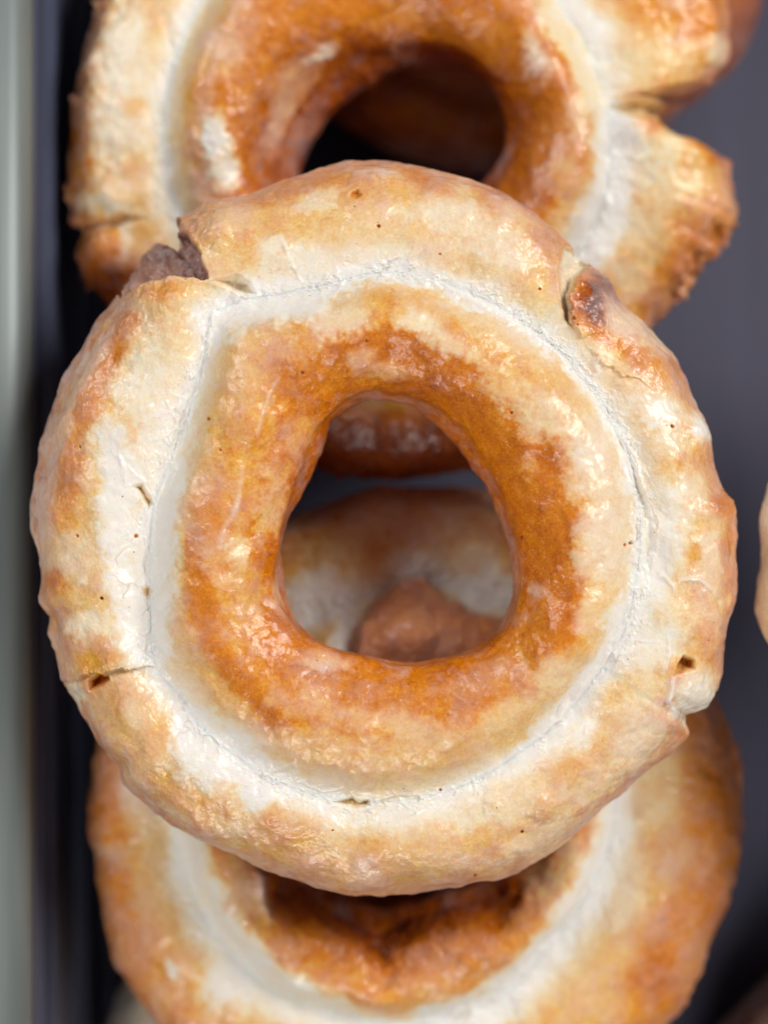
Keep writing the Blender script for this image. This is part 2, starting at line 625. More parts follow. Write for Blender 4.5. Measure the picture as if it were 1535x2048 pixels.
    for part in [-1] + list(range(len(cuts))):
        qd = quads[lab == part]
        used, inv = np.unique(qd, return_inverse=True)
        inv = inv.reshape(-1, 4)
        me = bpy.data.meshes.new("inner_ring" if part < 0 else "petal")
        nv, nf = len(used), len(qd)
        me.vertices.add(nv)
        me.vertices.foreach_set("co", V[used].astype(np.float32).ravel())
        me.loops.add(nf * 4)
        me.loops.foreach_set("vertex_index", inv.astype(np.int32).ravel())
        me.polygons.add(nf)
        me.polygons.foreach_set("loop_start", np.arange(0, nf * 4, 4, dtype=np.int32))
        me.polygons.foreach_set("loop_total", np.full(nf, 4, dtype=np.int32))
        me.update(calc_edges=True)
        me.polygons.foreach_set("use_smooth", np.ones(nf, bool))
        for nm, arr in (("fry", f), ("glaze", gz)):
            at = me.attributes.new(nm, 'FLOAT', 'POINT')
            at.data.foreach_set("value", arr[used].astype(np.float32))
        me.normals_split_custom_set_from_vertices(NN[used].astype(np.float32).tolist())
        me.materials.append(DOUGH)
        o = bpy.data.objects.new(me.name, me)
        scene.collection.objects.link(o)
        o.parent = root
    return root


# ------------------------------------------------------------------ the top doughnut
hero = dict(
    centre=(787, 1062),
    outer=[(750, 325), (820, 335), (900, 352), (960, 368), (1020, 395), (1060, 425), (1110, 460), (1132, 486), (1150, 500),
           (1166, 520), (1178, 530), (1205, 556), (1235, 600), (1280, 640), (1310, 680), (1337, 710), (1370, 780),
           (1400, 830), (1416, 880), (1422, 930), (1432, 965), (1440, 990), (1460, 1020), (1467, 1060), (1468, 1100),
           (1467, 1180), (1452, 1260), (1440, 1330), (1427, 1375), (1403, 1405), (1366, 1428), (1362, 1445), (1371, 1465),
           (1355, 1485), (1300, 1532), (1240, 1590), (1180, 1642), (1120, 1690), (1070, 1725), (1000, 1755), (920, 1775),
           (840, 1782), (720, 1786), (640, 1770), (560, 1742), (500, 1720), (436, 1694), (392, 1674), (340, 1643),
           (289, 1602), (247, 1564), (241, 1530), (197, 1489), (166, 1431), (134, 1369), (123, 1325), (106, 1267),
           (105, 1229), (82, 1203), (79, 1150), (76, 1102), (70, 1000), (78, 940), (95, 860), (130, 760), (165, 700),
           (192, 640), (245, 590), (256, 552), (286, 505), (324, 478), (352, 500), (357, 438), (420, 412), (500, 385),
           (570, 360), (640, 342), (700, 328)],
    hole=[(729, 797), (690, 815), (655, 838), (648, 868), (638, 905), (624, 950), (602, 1005), (580, 1047), (561, 1098), (568, 1166), (580, 1216),
          (600, 1250), (648, 1288), (737, 1310), (817, 1320), (889, 1320), (949, 1301), (991, 1263), (1021, 1200), (1023, 1150),
          (1019, 1102), (991, 1013), (944, 937), (881, 852), (830, 814), (779, 802)],
    lip=[(737, 778), (678, 797), (640, 840), (597, 920), (570, 1010), (552, 1102), (538, 1187), (576, 1250), (640, 1297),
         (737, 1322), (817, 1332), (881, 1334), (960, 1310), (1022, 1245), (1050, 1123), (1045, 1060), (1012, 975), (970, 903),
         (896, 828), (817, 783)],
    groove=[(425, 625), (480, 602), (560, 588), (650, 572), (740, 548), (800, 546), (870, 562), (950, 592), (1020, 627),
            (1080, 672), (1130, 717), (1180, 775), (1220, 835), (1250, 895), (1268, 960), (1278, 1040), (1276, 1110),
            (1266, 1180), (1250, 1250), (1220, 1310), (1180, 1370), (1130, 1430), (1080, 1477), (1040, 1503), (980, 1545),
            (900, 1580), (800, 1600), (700, 1600), (600, 1578), (530, 1548), (460, 1500), (400, 1450), (365, 1400),
            (322, 1350), (302, 1290), (300, 1200), (300, 1100), (306, 1020), (340, 930), (380, 830), (410, 720), (420, 655)],
    cuts=[(400, 530), (1145, 570), (195, 1362), (1366, 1440)],
    profile=dict(zb=-22.0),
    paint=[
        # inner crown: fried band, film, and some pale blobs standing in for highlights
        ('l', [(560, 745), (640, 715), (740, 695), (830, 705), (900, 755), (980, 820), (1060, 880), (1105, 950), (1110, 1040), (1105, 1120),
               (1130, 1200), (1110, 1250)], 48, .62, .0, 1.0),
        ('l', [(830, 735), (900, 800), (970, 870), (1030, 950), (1055, 1040), (1060, 1120)], 42, .60, .0, .95),
        ('l', [(385, 1080), (395, 1200), (425, 1290), (490, 1380), (560, 1440), (620, 1450)], 24, .62, .05, .85),
        ('l', [(520, 840), (500, 930), (470, 1010), (440, 1110)], 40, .42, .16, .8),
        ('b', 420, 1030, 42, 60, 0, .55, .10, .85),
        ('b', 560, 700, 90, 50, -20, .42, .25, .7),
        ('b', 600, 660, 45, 26, -20, .46, .12, .8),
        ('b', 520, 770, 60, 50, -40, .40, .25, .7),
        ('b', 640, 760, 60, 30, -10, .55, .10, .8),
        ('b', 725, 715, 38, 20, -10, .42, .32, .8),  # pale highlight painted into the glaze mask
        ('b', 760, 745, 60, 22, 0, .42, .30, .7),
        ('b', 650, 640, 40, 30, 60, .30, .55, .8),
        ('b', 705, 640, 40, 36, 60, .26, .50, .9),
        ('b', 830, 640, 60, 26, 20, .20, .58, .9),
        ('b', 900, 690, 70, 24, 30, .28, .52, .85),
        ('b', 780, 608, 30, 30, -60, .46, .12, .8),
        ('b', 850, 590, 40, 18, 10, .38, .15, .7),
        ('b', 740, 590, 24, 16, 0, .42, .15, .8),
        ('b', 960, 640, 60, 30, 30, .22, .35, .7),
        ('b', 1115, 770, 46, 36, 40, .36, .18, .8),
        ('b', 1010, 780, 60, 40, 40, .34, .48, .7),
        ('b', 1090, 830, 60, 50, 40, .24, .55, .8),
        ('b', 1180, 920, 46, 90, -15, .24, .68, .9),
        ('b', 1140, 960, 26, 50, -10, .34, .40, .7),
        ('b', 1200, 1060, 46, 110, 0, .25, .68, .9),
        ('b', 1160, 1120, 26, 50, 0, .34, .42, .7),
        ('b', 1190, 1220, 40, 60, 20, .25, .36, .8),
        ('l', [(600, 1480), (720, 1515), (850, 1518), (960, 1488), (1040, 1440)], 30, .36, .22, .75),
        ('b', 1050, 930, 26, 30, 0, .48, .22, .7),  # soft gloss highlight painted as thin film
        ('b', 1075, 1180, 36, 16, 30, .48, .42, .85),  # pinkish window reflection painted as film
        ('b', 1060, 1240, 52, 40, -40, .52, .12, .85),
        ('b', 1070, 1305, 34, 26, -40, .62, .05, .85),
        ('b', 1020, 1340, 60, 40, -40, .46, .20, .8),
        ('b', 1110, 1350, 50, 36, -45, .28, .42, .75),
        ('b', 940, 1385, 90, 44, -15, .54, .12, .85),
        ('b', 1000, 1440, 80, 30, -30, .32, .35, .7),
        ('b', 850, 1400, 80, 40, 0, .52, .14, .8),
        ('b', 720, 1375, 90, 36, 8, .56, .10, .8),
        ('b', 560, 1330, 70, 46, 30, .56, .10, .8),
        ('b', 650, 1322, 56, 18, 12, .40, .42, .9),  # pinkish highlight put into the colour as film
        ('b', 625, 1380, 44, 24, 10, .46, .3, .8),  # fainter painted highlight beside the one above
        ('b', 740, 1440, 130, 30, 5, .40, .36, .7),
        ('b', 860, 1470, 90, 34, 0, .36, .42, .7),
        ('b', 720, 1500, 60, 16, 5, .40, .15, .7),
        ('b', 770, 1530, 60, 20, 3, .32, .34, .7),
        ('b', 560, 1400, 46, 26, 40, .44, .3, .6),
        ('b', 480, 1180, 46, 110, -8, .40, .26, .7),
        ('b', 470, 1100, 24, 36, 0, .26, .56, .7),
        ('b', 540, 1000, 30, 90, 12, .36, .34, .7),
        ('b', 600, 860, 36, 50, 35, .46, .22, .7),
        ('b', 560, 1190, 22, 40, 0, .40, .50, .7),
        ('b', 350, 1080, 20, 60, 0, .30, .3, .7),
        # top petal
        ('b', 430, 440, 60, 40, -20, .48, .22, .85),
        ('b', 520, 402, 90, 20, -18, .55, .22, .85),
        ('b', 640, 372, 90, 22, -12, .56, .20, .85),
        ('b', 480, 440, 46, 30, -10, .34, .42, .8),
        ('b', 570, 440, 46, 40, 0, .40, .12, .8),
        ('b', 660, 440, 90, 40, 0, .28, .18, .8),
        ('b', 640, 395, 46, 18, -10, .26, .58, .8),
        ('b', 820, 352, 70, 14, 12, .60, .12, .85),
        ('b', 770, 350, 30, 10, 10, .35, .62, .85),
        ('b', 860, 385, 70, 18, 12, .54, .2, .7),
        ('b', 900, 430, 120, 40, 12, .22, .66, .9),
        ('b', 780, 460, 90, 34, 0, .28, .30, .7),
        ('b', 1020, 430, 70, 16, 28, .42, .44, .8),
        ('b', 1085, 480, 40, 30, 30, .60, .28, .9),
        ('b', 1000, 500, 70, 40, 25, .20, .62, .85),
        ('b', 930, 530, 90, 26, 15, .28, .24, .7),
        ('b', 1060, 590, 50, 44, 30, .28, .22, .8),
        ('b', 620, 525, 60, 36, 0, .05, .66, .9),
        ('b', 540, 505, 34, 36, 0, .08, .62, .8),
        ('b', 470, 520, 40, 40, 0, .30, .2, .8),
        ('b', 720, 515, 60, 16, 0, .1, .5, .7),
        # left petal
        ('b', 330, 580, 80, 22, -8, .46, .12, .85),
        ('b', 400, 590, 40, 26, 0, .16, .35, .8),
        ('b', 275, 640, 50, 50, 0, .34, .42, .7),
        ('l', [(262, 640), (200, 740), (160, 850), (140, 960), (120, 1040)], 24, .56, .14, .85),
        ('l', [(215, 660), (150, 780), (105, 900), (85, 1020), (88, 1150)], 16, .50, .55, .8),
        ('b', 200, 900, 36, 60, 10, .26, .50, .8),
        ('b', 190, 1000, 30, 50, 10, .40, .2, .7),
        ('b', 300, 720, 50, 70, 10, .10, .58, .85),
        ('b', 270, 790, 50, 40, 0, .12, .60, .85),
        ('b', 350, 700, 40, 80, 10, .14, .36, .8),
        ('b', 330, 860, 54, 66, 10, .04, .80, .9),
        ('l', [(225, 870), (235, 960), (225, 1040), (245, 1120), (250, 1210), (270, 1290)], 34, .02, .86, .95),
        ('b', 150, 1120, 40, 50, 0, .28, .52, .8),
        ('b', 105, 1165, 22, 28, 0, .62, .08, .9),
        ('b', 175, 1205, 70, 18, 0, .30, .18, .8),
        ('b', 170, 1250, 40, 30, 0, .12, .62, .8),
        ('b', 200, 1315, 56, 24, -8, .46, .10, .9),
        ('b', 120, 1290, 20, 50, 0, .45, .45, .7),
        # lower petal
        ('b', 255, 1410, 56, 44, 40, .42, .16, .85),
        ('b', 200, 1430, 30, 46, -30, .44, .40, .8),
        ('b', 320, 1480, 46, 60, -40, .42, .14, .8),
        ('b', 270, 1420, 26, 40, -40, .28, .52, .7),
        ('b', 150, 1390, 20, 26, -30, .10, .7, .8),
        ('b', 410, 1520, 62, 66, -30, .0, 1.0, 1),
        ('b', 540, 1580, 60, 50, 20, .0, .92, 1),
        ('b', 470, 1470, 60, 30, 35, .05, .66, .9),
        ('b', 420, 1625, 70, 34, 25, .42, .25, .8),
        ('b', 470, 1660, 44, 26, 10, .30, .58, .8),
        ('b', 590, 1665, 60, 38, 10, .46, .12, .85),
        ('b', 545, 1630, 24, 30, 0, .48, .1, .8),
        ('b', 350, 1630, 60, 18, 38, .40, .55, .8),
        ('b', 640, 1740, 120, 20, 8, .46, .40, .7),
        ('b', 700, 1665, 60, 24, 0, .20, .42, .7),
        ('b', 740, 1690, 50, 20, 0, .38, .18, .8),
        ('b', 850, 1720, 90, 26, 0, .34, .28, .7),
        ('b', 790, 1625, 110, 26, 0, .05, .72, .9),
        ('b', 940, 1640, 60, 30, -10, .12, .55, .8),
        ('b', 960, 1680, 50, 16, -15, .30, .2, .7),
        ('b', 1010, 1600, 46, 40, 0, .24, .40, .8),
        ('b', 1140, 1530, 46, 26, -40, .38, .14, .85),
        ('b', 1195, 1485, 26, 30, -40, .38, .14, .85),
        ('b', 1070, 1560, 46, 26, -30, .28, .3, .7),
        ('b', 1165, 1465, 30, 32, 0, .06, .74, .9),
        ('b', 1235, 1385, 50, 26, -40, .36, .14, .85),
        ('b', 1270, 1480, 60, 80, 40, .26, .56, .85),
        ('b', 1180, 1580, 80, 40, -40, .26, .52, .8),
        ('b', 1080, 1680, 90, 30, -28, .28, .54, .8),
        ('b', 1362, 1465, 14, 20, 0, .56, .15, .9),
        ('b', 960, 1745, 60, 12, -8, .45, .2, .7),
        # right petal
        ('b', 1195, 598, 50, 62, 20, .92, .24, 1.25),
        ('b', 1160, 600, 16, 44, 15, .75, .05, .9),
        ('b', 1240, 640, 24, 60, -35, .42, .68, .9),
        ('b', 1205, 675, 50, 24, 20, .58, .10, .9),
        ('b', 1275, 712, 60, 22, 32, .56, .12, .9),
        ('b', 1300, 670, 24, 60, -40, .38, .58, .8),
        ('b', 1250, 760, 60, 26, 25, .34, .35, .7),
        ('b', 1200, 750, 40, 22, 40, .24, .40, .7),
        ('b', 1310, 820, 60, 40, 40, .08, .78, .9),
        ('b', 1400, 868, 24, 34, -20, .0, 1.0, 1),
        ('b', 1340, 890, 50, 30, 20, .16, .5, .8),
        ('b', 1345, 945, 30, 46, -25, .36, .15, .8),
        ('b', 1405, 920, 24, 40, -20, .52, .2, .85),
        ('b', 1440, 1010, 20, 28, -10, .64, .10, .95),
        ('b', 1390, 980, 30, 56, -15, .26, .60, .85),
        ('b', 1330, 1060, 46, 90, 0, .02, .66, .9),
        ('b', 1420, 1130, 36, 90, 0, .30, .58, .85),
        ('b', 1392, 1110, 14, 22, 10, .44, .05, .9),
        ('b', 1455, 1080, 10, 60, 0, .58, .2, .8),
        ('b', 1330, 1200, 50, 60, 0, .10, .52, .8),
        ('b', 1370, 1200, 30, 50, 0, .30, .25, .7),
        ('b', 1410, 1270, 24, 34, 10, .50, .25, .85),
        ('b', 1310, 1290, 60, 40, -20, .06, .55, .8),
        ('b', 1390, 1390, 44, 56, 20, .05, .82, .95),
        ('b', 1285, 1370, 46, 34, -20, .22, .40, .7),
        # groove film
        ('l', [(430, 640), (520, 598), (620, 592)], 42, .0, .92, .95),
        ('l', [(345, 950), (315, 1050), (312, 1180), (312, 1290)], 34, .0, .86, .9),
        ('l', [(390, 1450), (450, 1505), (540, 1560)], 40, .0, .95, .95),
        ('l', [(640, 575), (740, 545), (800, 543), (870, 560), (960, 600)], 20, .0, .95, .95),
        ('l', [(960, 600), (1050, 650), (1130, 715), (1190, 790), (1240, 880), (1262, 980)], 16, .02, .92, .95),
        ('l', [(1265, 1180), (1245, 1260), (1200, 1335), (1120, 1435), (1040, 1505)], 16, .02, .95, .95),
        ('l', [(1240, 1260), (1290, 1180), (1300, 1120)], 34, .0, .88, .9),
    ],
    shape=[
        ('pit', [(352, 430), (392, 490), (408, 520), (420, 556), (405, 562), (345, 551), (290, 566), (243, 605), (215, 560), (265, 480),
                 (325, 455)], 4.6, 10, .78, .40),
        ('cliff', [(235, 612), (290, 568), (345, 553), (415, 562), (480, 582)], -0.0, 20),
        ('ridge', [(290, 570), (345, 555), (415, 564), (470, 580)], 6, 0.35, .35),
        ('pit', [(420, 560), (470, 548), (500, 560), (515, 585), (490, 590), (455, 580)], 1.2, 12, .18, .4),
        ('pit', [(1128, 484), (1166, 500), (1184, 532), (1150, 560), (1138, 590), (1142, 640), (1150, 660), (1128, 640), (1118, 590),
                 (1116, 540)], 1.8, 10, .14, .55),
        ('cliff', [(1190, 520), (1152, 560), (1138, 592), (1144, 640), (1160, 680)], 1.0, 36),
        ('bump', 1192, 600, 34, 46, 1.0),
        ('cliff', [(1160, 690), (1200, 722), (1262, 758), (1300, 770)], 0.35, 30),
        ('cliff', [(110, 1372), (170, 1352), (200, 1346), (280, 1332), (310, 1326)], 1.3, 24),
        ('pit', [(170, 1364), (185, 1350), (214, 1346), (220, 1360), (205, 1372), (176, 1386)], 2.0, 10, .56, .08),
        ('pit', [(1343, 1352), (1352, 1328), (1366, 1310), (1389, 1322), (1389, 1340), (1362, 1348)], 1.9, 10, .46, .10),
        ('pit', [(259, 972), (282, 967), (297, 988), (308, 1008), (294, 1020), (279, 994)], 0.9, 10, .28, .3),
        ('pit', [(280, 1175), (295, 1169), (308, 1183), (297, 1200), (282, 1188)], 0.6, 9, .26, .35),
        ('pit', [(662, 1604), (690, 1596), (705, 1588), (720, 1600), (737, 1597), (741, 1611), (715, 1620), (680, 1614)], 0.8, 9, .24, .3),
        ('pit', [(755, 1598), (790, 1585), (835, 1592), (850, 1604), (800, 1604), (760, 1610)], 0.25, 8, .10, .45),
        ('pit', [(699, 384), (716, 375), (723, 391), (712, 402), (698, 394)], 0.7, 7, .52, .0),
        ('pit', [(1228, 868), (1243, 880), (1262, 920), (1290, 980), (1315, 1040), (1310, 1095), (1298, 1140), (1284, 1130), (1280, 1060),
                 (1266, 990), (1250, 930)], 0.45, 14, .06, .62),
        ('dot', 757, 452, 4.2, 0.42), ('dot', 272, 1072, 5.6, 0.21), ('dot', 152, 1072, 3.5, 0.35), ('dot', 203, 1197, 4.2, 0.49),
        ('dot', 1259, 1086, 3.5, 0.56), ('dot', 1248, 1090, 3.5, 0.42), ('dot', 1045, 1667, 4.2, 0.42), ('dot', 420, 838, 4, 0.3),
        ('dot', 440, 900, 3, 0.2), ('dot', 1345, 852, 4.2, 0.42), ('dot', 665, 1661, 2.8, 0.35), ('dot', 1078, 578, 2.8, 0.35),
        ('dot', 605, 745, 3.5, 0.35), ('dot', 1022, 826, 3.5, 0.35), ('dot', 950, 1752, 4.2, 0.42), ('dot', 880, 1580, 3.5, 0.28),
        ('dot', 1045, 1075, 3.5, 0.42), ('dot', 733, 683, 2.8, 0.28), ('dot', 160, 893, 2.8, 0.21), ('dot', 880, 507, 2.8, 0.21),
        ('ridge', [(425, 640), (412, 700), (402, 760), (362, 830), (342, 920), (312, 1030)], 3, -0.3, None),
        ('ridge', [(306, 1020), (298, 1080), (290, 1130), (300, 1240), (292, 1330)], 3, -0.4, None),
        ('ridge', [(240, 1140), (230, 1120), (250, 1100), (262, 1095)], 2, -0.3, None),
        ('ridge', [(435, 610), (425, 640), (415, 690), (395, 760)], 5, 0.3, .7),
        ('ridge', [(235, 910), (248, 940), (250, 975)], 5, 0.35, 1.0),
        ('ridge', [(252, 930), (270, 950), (295, 968), (312, 1000)], 3, 0.25, .9),
        ('ridge', [(330, 800), (350, 840), (362, 890)], 3, 0.22, .95),
        ('ridge', [(558, 752), (538, 785), (519, 837), (512, 873)], 4, 0.18, .62),
        ('ridge', [(483, 931), (477, 983), (473, 1016), (447, 1055), (440, 1100)], 6, 0.18, .6),
        ('ridge', [(1355, 1162), (1400, 1160), (1432, 1184)], 4, 0.35, .95),
        ('ridge', [(1315, 1150), (1345, 1172), (1348, 1185)], 4, 0.25, .9),
        ('ridge', [(1240, 1275), (1290, 1282), (1330, 1285)], 3, 0.2, .9),
        ('ridge', [(1232, 872), (1268, 910), (1282, 960), (1300, 1020), (1312, 1090)], 4, 0.35, .8),
        ('ridge', [(1180, 780), (1240, 870), (1262, 970), (1266, 1090), (1262, 1150)], 5, 0.35, .9),
        ('ridge', [(1262, 1150), (1245, 1250), (1200, 1330), (1120, 1432), (1040, 1503)], 6, 0.45, 1.0),
        ('ridge', [(640, 582), (730, 560), (800, 552), (880, 572), (980, 620), (1060, 672), (1140, 742)], 7, 0.45, 1.0),
        ('ridge', [(1190, 715), (1200, 745), (1185, 760)], 5, 0.3, .9),
        ('ridge', [(585, 1545), (600, 1560), (650, 1580), (690, 1572)], 3, 0.2, .9),
        ('ridge', [(540, 1540), (590, 1525), (600, 1545)], 3, 0.2, .9),
        ('ridge', [(660, 1610), (690, 1620), (740, 1618), (760, 1596)], 4, 0.3, .95),
        ('ridge', [(150, 1170), (165, 1160), (172, 1172)], 4, 0.22, .85),
        ('ridge', [(1345, 1352), (1335, 1400), (1350, 1440)], 6, 0.5, .95),
        ('ridge', [(1335, 1270), (1340, 1310), (1325, 1350)], 4, 0.3, .8),
        ('ridge', [(530, 480), (560, 470), (600, 560), (585, 575)], 4, 0.2, .8),
        ('bump', 410, 1520, 60, 60, 0.7), ('bump', 540, 1580, 50, 45, 0.5), ('bump', 1090, 1615, 30, 26, 0.7),
        ('bump', 990, 1612, 20, 24, 0.5), ('bump', 1400, 870, 20, 34, 0.6), ('bump', 1440, 1015, 24, 26, 0.8),
        ('bump', 1390, 1390, 40, 30, 0.8), ('bump', 600, 520, 60, 40, 0.5), ('bump', 445, 450, 50, 40, 1.2),
        ('bump', 320, 590, 70, 30, 1.0), ('bump', 300, 640, 60, 60, 0.5),
    ],
)
doughnut("doughnut", "large in-focus glazed doughnut lying on top, its hole in mid photo", "glazed doughnuts on the tray", hero, 1500, 430, 3, TOP_Z)

# ------------------------------------------------------------------ the doughnut under its far side
upper = dict(
    centre=(805, 232),
    outer=[(140, 300), (150, 200), (170, 110), (200, 20), (240, -80), (330, -220), (450, -340), (600, -430), (780, -470), (960, -440),
           (1130, -360), (1270, -250), (1370, -130), (1440, -30), (1466, 60), (1462, 110), (1425, 175), (1372, 205), (1330, 215),
           (1290, 205), (1262, 214), (1285, 232), (1330, 258), (1380, 290), (1405, 312), (1440, 312), (1452, 325), (1440, 355),
           (1462, 400), (1466, 440), (1458, 460), (1430, 495), (1400, 540), (1350, 600), (1300, 650), (1200, 760), (1080, 850),
           (950, 935), (800, 962), (650, 942), (500, 860), (380, 780), (280, 690), (215, 600), (190, 560), (158, 510),
           (176, 465), (150, 440), (142, 380)],
    hole=[(595, 345), (620, 275), (665, 215), (740, 165), (850, 128), (930, 130), (985, 170), (1012, 250), (1000, 320),
          (960, 380), (880, 420), (780, 430), (680, 410)],
    lip=[(520, 340), (535, 240), (590, 140), (680, 92), (780, 76), (900, 84), (985, 135), (1035, 220), (1042, 300), (1000, 400),
         (900, 465), (780, 475), (640, 450), (550, 400)],
    groove=[(330, 300), (332, 200), (357, 100), (402, 0), (480, -110), (600, -190), (780, -230), (950, -180), (1060, -90), (1130, 20),
            (1185, 120), (1212, 200), (1225, 280), (1215, 380), (1180, 470), (1110, 560), (1000, 630), (800, 680), (620, 640),
            (500, 570), (410, 490), (345, 400)],
    cuts=[(1262, 214), (170, 465), (700, -440)],
    fry_curve=[(0, .85), (2, .85), (3, .8), (4, .76), (5, .72), (6, .66), (7, .60), (8, .44), (9, .22), (10, .04), (11, .14), (12, .34),
               (13, .44), (14, .50), (15, .62), (16, .72), (17, .85), (19, .85)],
    glaze_curve=[(0, .1), (3, .08), (4, .08), (5, .06), (6, .06), (7, .10), (8, .20), (9, .45), (10, .90), (11, .66), (12, .26), (13, .14),
                 (14, .12), (15, .16), (16, .16), (17, .1), (19, .1)],
    profile=dict(zb=-27.5, zp=-4.2),
    crumbly=1.5,
    jag=[(-0.55, 0.75, 1.5)],
    paint=[
        ('l', [(1010, 60), (1080, 160), (1110, 260), (1090, 350), (1030, 420)], 60, .58, .06, .95),
        ('l', [(560, 20), (700, -10), (850, 20), (960, 80)], 60, .56, .08, .9),
        ('b', 480, 170, 70, 110, 15, .54, .12, .85), ('b', 440, 100, 50, 70, 20, .48, .4, .7),
        ('b', 500, 300, 40, 70, 0, .62, .1, .8), ('b', 395, 250, 26, 80, 0, .5, .3, .7),
        ('b', 428, 275, 26, 55, -10, .1, .95, 1), ('b', 450, 350, 26, 40, 0, .1, .85, 1),
        ('b', 640, 105, 36, 14, -30, .3, .85, .9), ('b', 560, 240, 26, 80, 10, .45, .45, .8), ('b', 590, 170, 40, 60, 30, .42, .4, .7),  # first blob is a gloss highlight painted as pale glaze
        ('b', 1075, 110, 24, 60, -25, .3, .72, .9), ('b', 1150, 240, 30, 60, -10, .36, .5, .8),  # first blob paints a gloss highlight on the right crown
        ('b', 1130, 350, 36, 60, 10, .40, .4, .7), ('b', 1130, 440, 40, 50, 20, .30, .4, .7),
        ('l', [(1110, 20), (1170, 130), (1190, 200)], 30, .08, .35, .9),
        ('l', [(1130, -10), (1190, 70), (1225, 140)], 26, .02, .9, .9),
        ('l', [(1240, 260), (1240, 330), (1205, 430), (1170, 500)], 44, .0, .97, 1),
        ('b', 1300, 330, 50, 60, 0, .14, .4, .9), ('b', 1370, 370, 50, 60, 30, .24, .25, .85), ('b', 1340, 290, 40, 36, 30, .10, .3, .8),
        ('b', 1300, 460, 50, 70, 20, .22, .4, .8), ('b', 1420, 420, 40, 40, 0, .50, .2, .9), ('b', 1440, 350, 20, 30, 0, .42, .2, .8),
        ('b', 1370, 530, 40, 90, 30, .62, .12, .9), ('b', 1260, 560, 40, 60, 20, .28, .5, .8), ('b', 1320, 600, 30, 50, 20, .56, .25, .8),
        ('b', 1290, 20, 60, 40, 20, .52, .12, .85), ('b', 1260, 110, 60, 60, 0, .26, .32, .85), ('b', 1350, 120, 60, 60, 0, .26, .35, .8),
        ('b', 1310, 185, 60, 22, 0, .40, .3, .8), ('b', 1425, 30, 20, 50, 0, .55, .1, .8), ('b', 1430, 110, 30, 40, 0, .1, .6, .8),
        ('b', 240, 100, 60, 130, 15, .12, .70, .9), ('b', 230, 260, 60, 120, 0, .14, .70, .9), ('b', 270, 210, 26, 26, 0, .4, .2, .9),
        ('b', 265, 330, 30, 40, 0, .38, .2, .8), ('b', 310, 30, 26, 60, 0, .36, .3, .8), ('b', 165, 240, 16, 120, 0, .62, .3, .8),
        ('b', 240, 370, 60, 40, 10, .36, .35, .8), ('b', 210, 410, 50, 20, 10, .1, .6, .8),
        ('b', 215, 530, 50, 60, 0, .66, .12, .95), ('b', 250, 480, 14, 50, 0, .3, .8, .8), ('b', 320, 540, 60, 60, 0, .25, .5, .7),
        ('l', [(250, 600), (350, 730), (500, 840), (650, 900), (800, 920), (950, 890)], 80, .84, .0, 1),  # deep browning, darkened further to stand in for shade under the top doughnut
    ],
    shape=[
        ('pit', [(1330, 190), (1262, 195), (1205, 215), (1262, 235), (1330, 250)], 2.2, 14, .25, .3),
        ('pit', [(140, 470), (180, 440), (250, 425), (300, 440), (250, 452), (190, 468)], 2.0, 14, .4, .4),
        ('bump', 430, 290, 24, 60, .7), ('bump', 215, 520, 50, 50, 1.3), ('bump', 1440, 400, 30, 60, 1.0), ('bump', 1420, 60, 30, 60, .8),
        ('bump', 1240, 330, 40, 90, -.8), ('bump', 210, 390, 60, 20, .8), ('bump', 640, 105, 40, 16, .4),
        ('ridge', [(330, 20), (345, 120), (325, 260)], 10, -.5, None),
    ],
)
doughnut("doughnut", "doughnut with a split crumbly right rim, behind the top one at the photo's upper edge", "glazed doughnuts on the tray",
         upper, 860, 300, 11, LOW_Z)

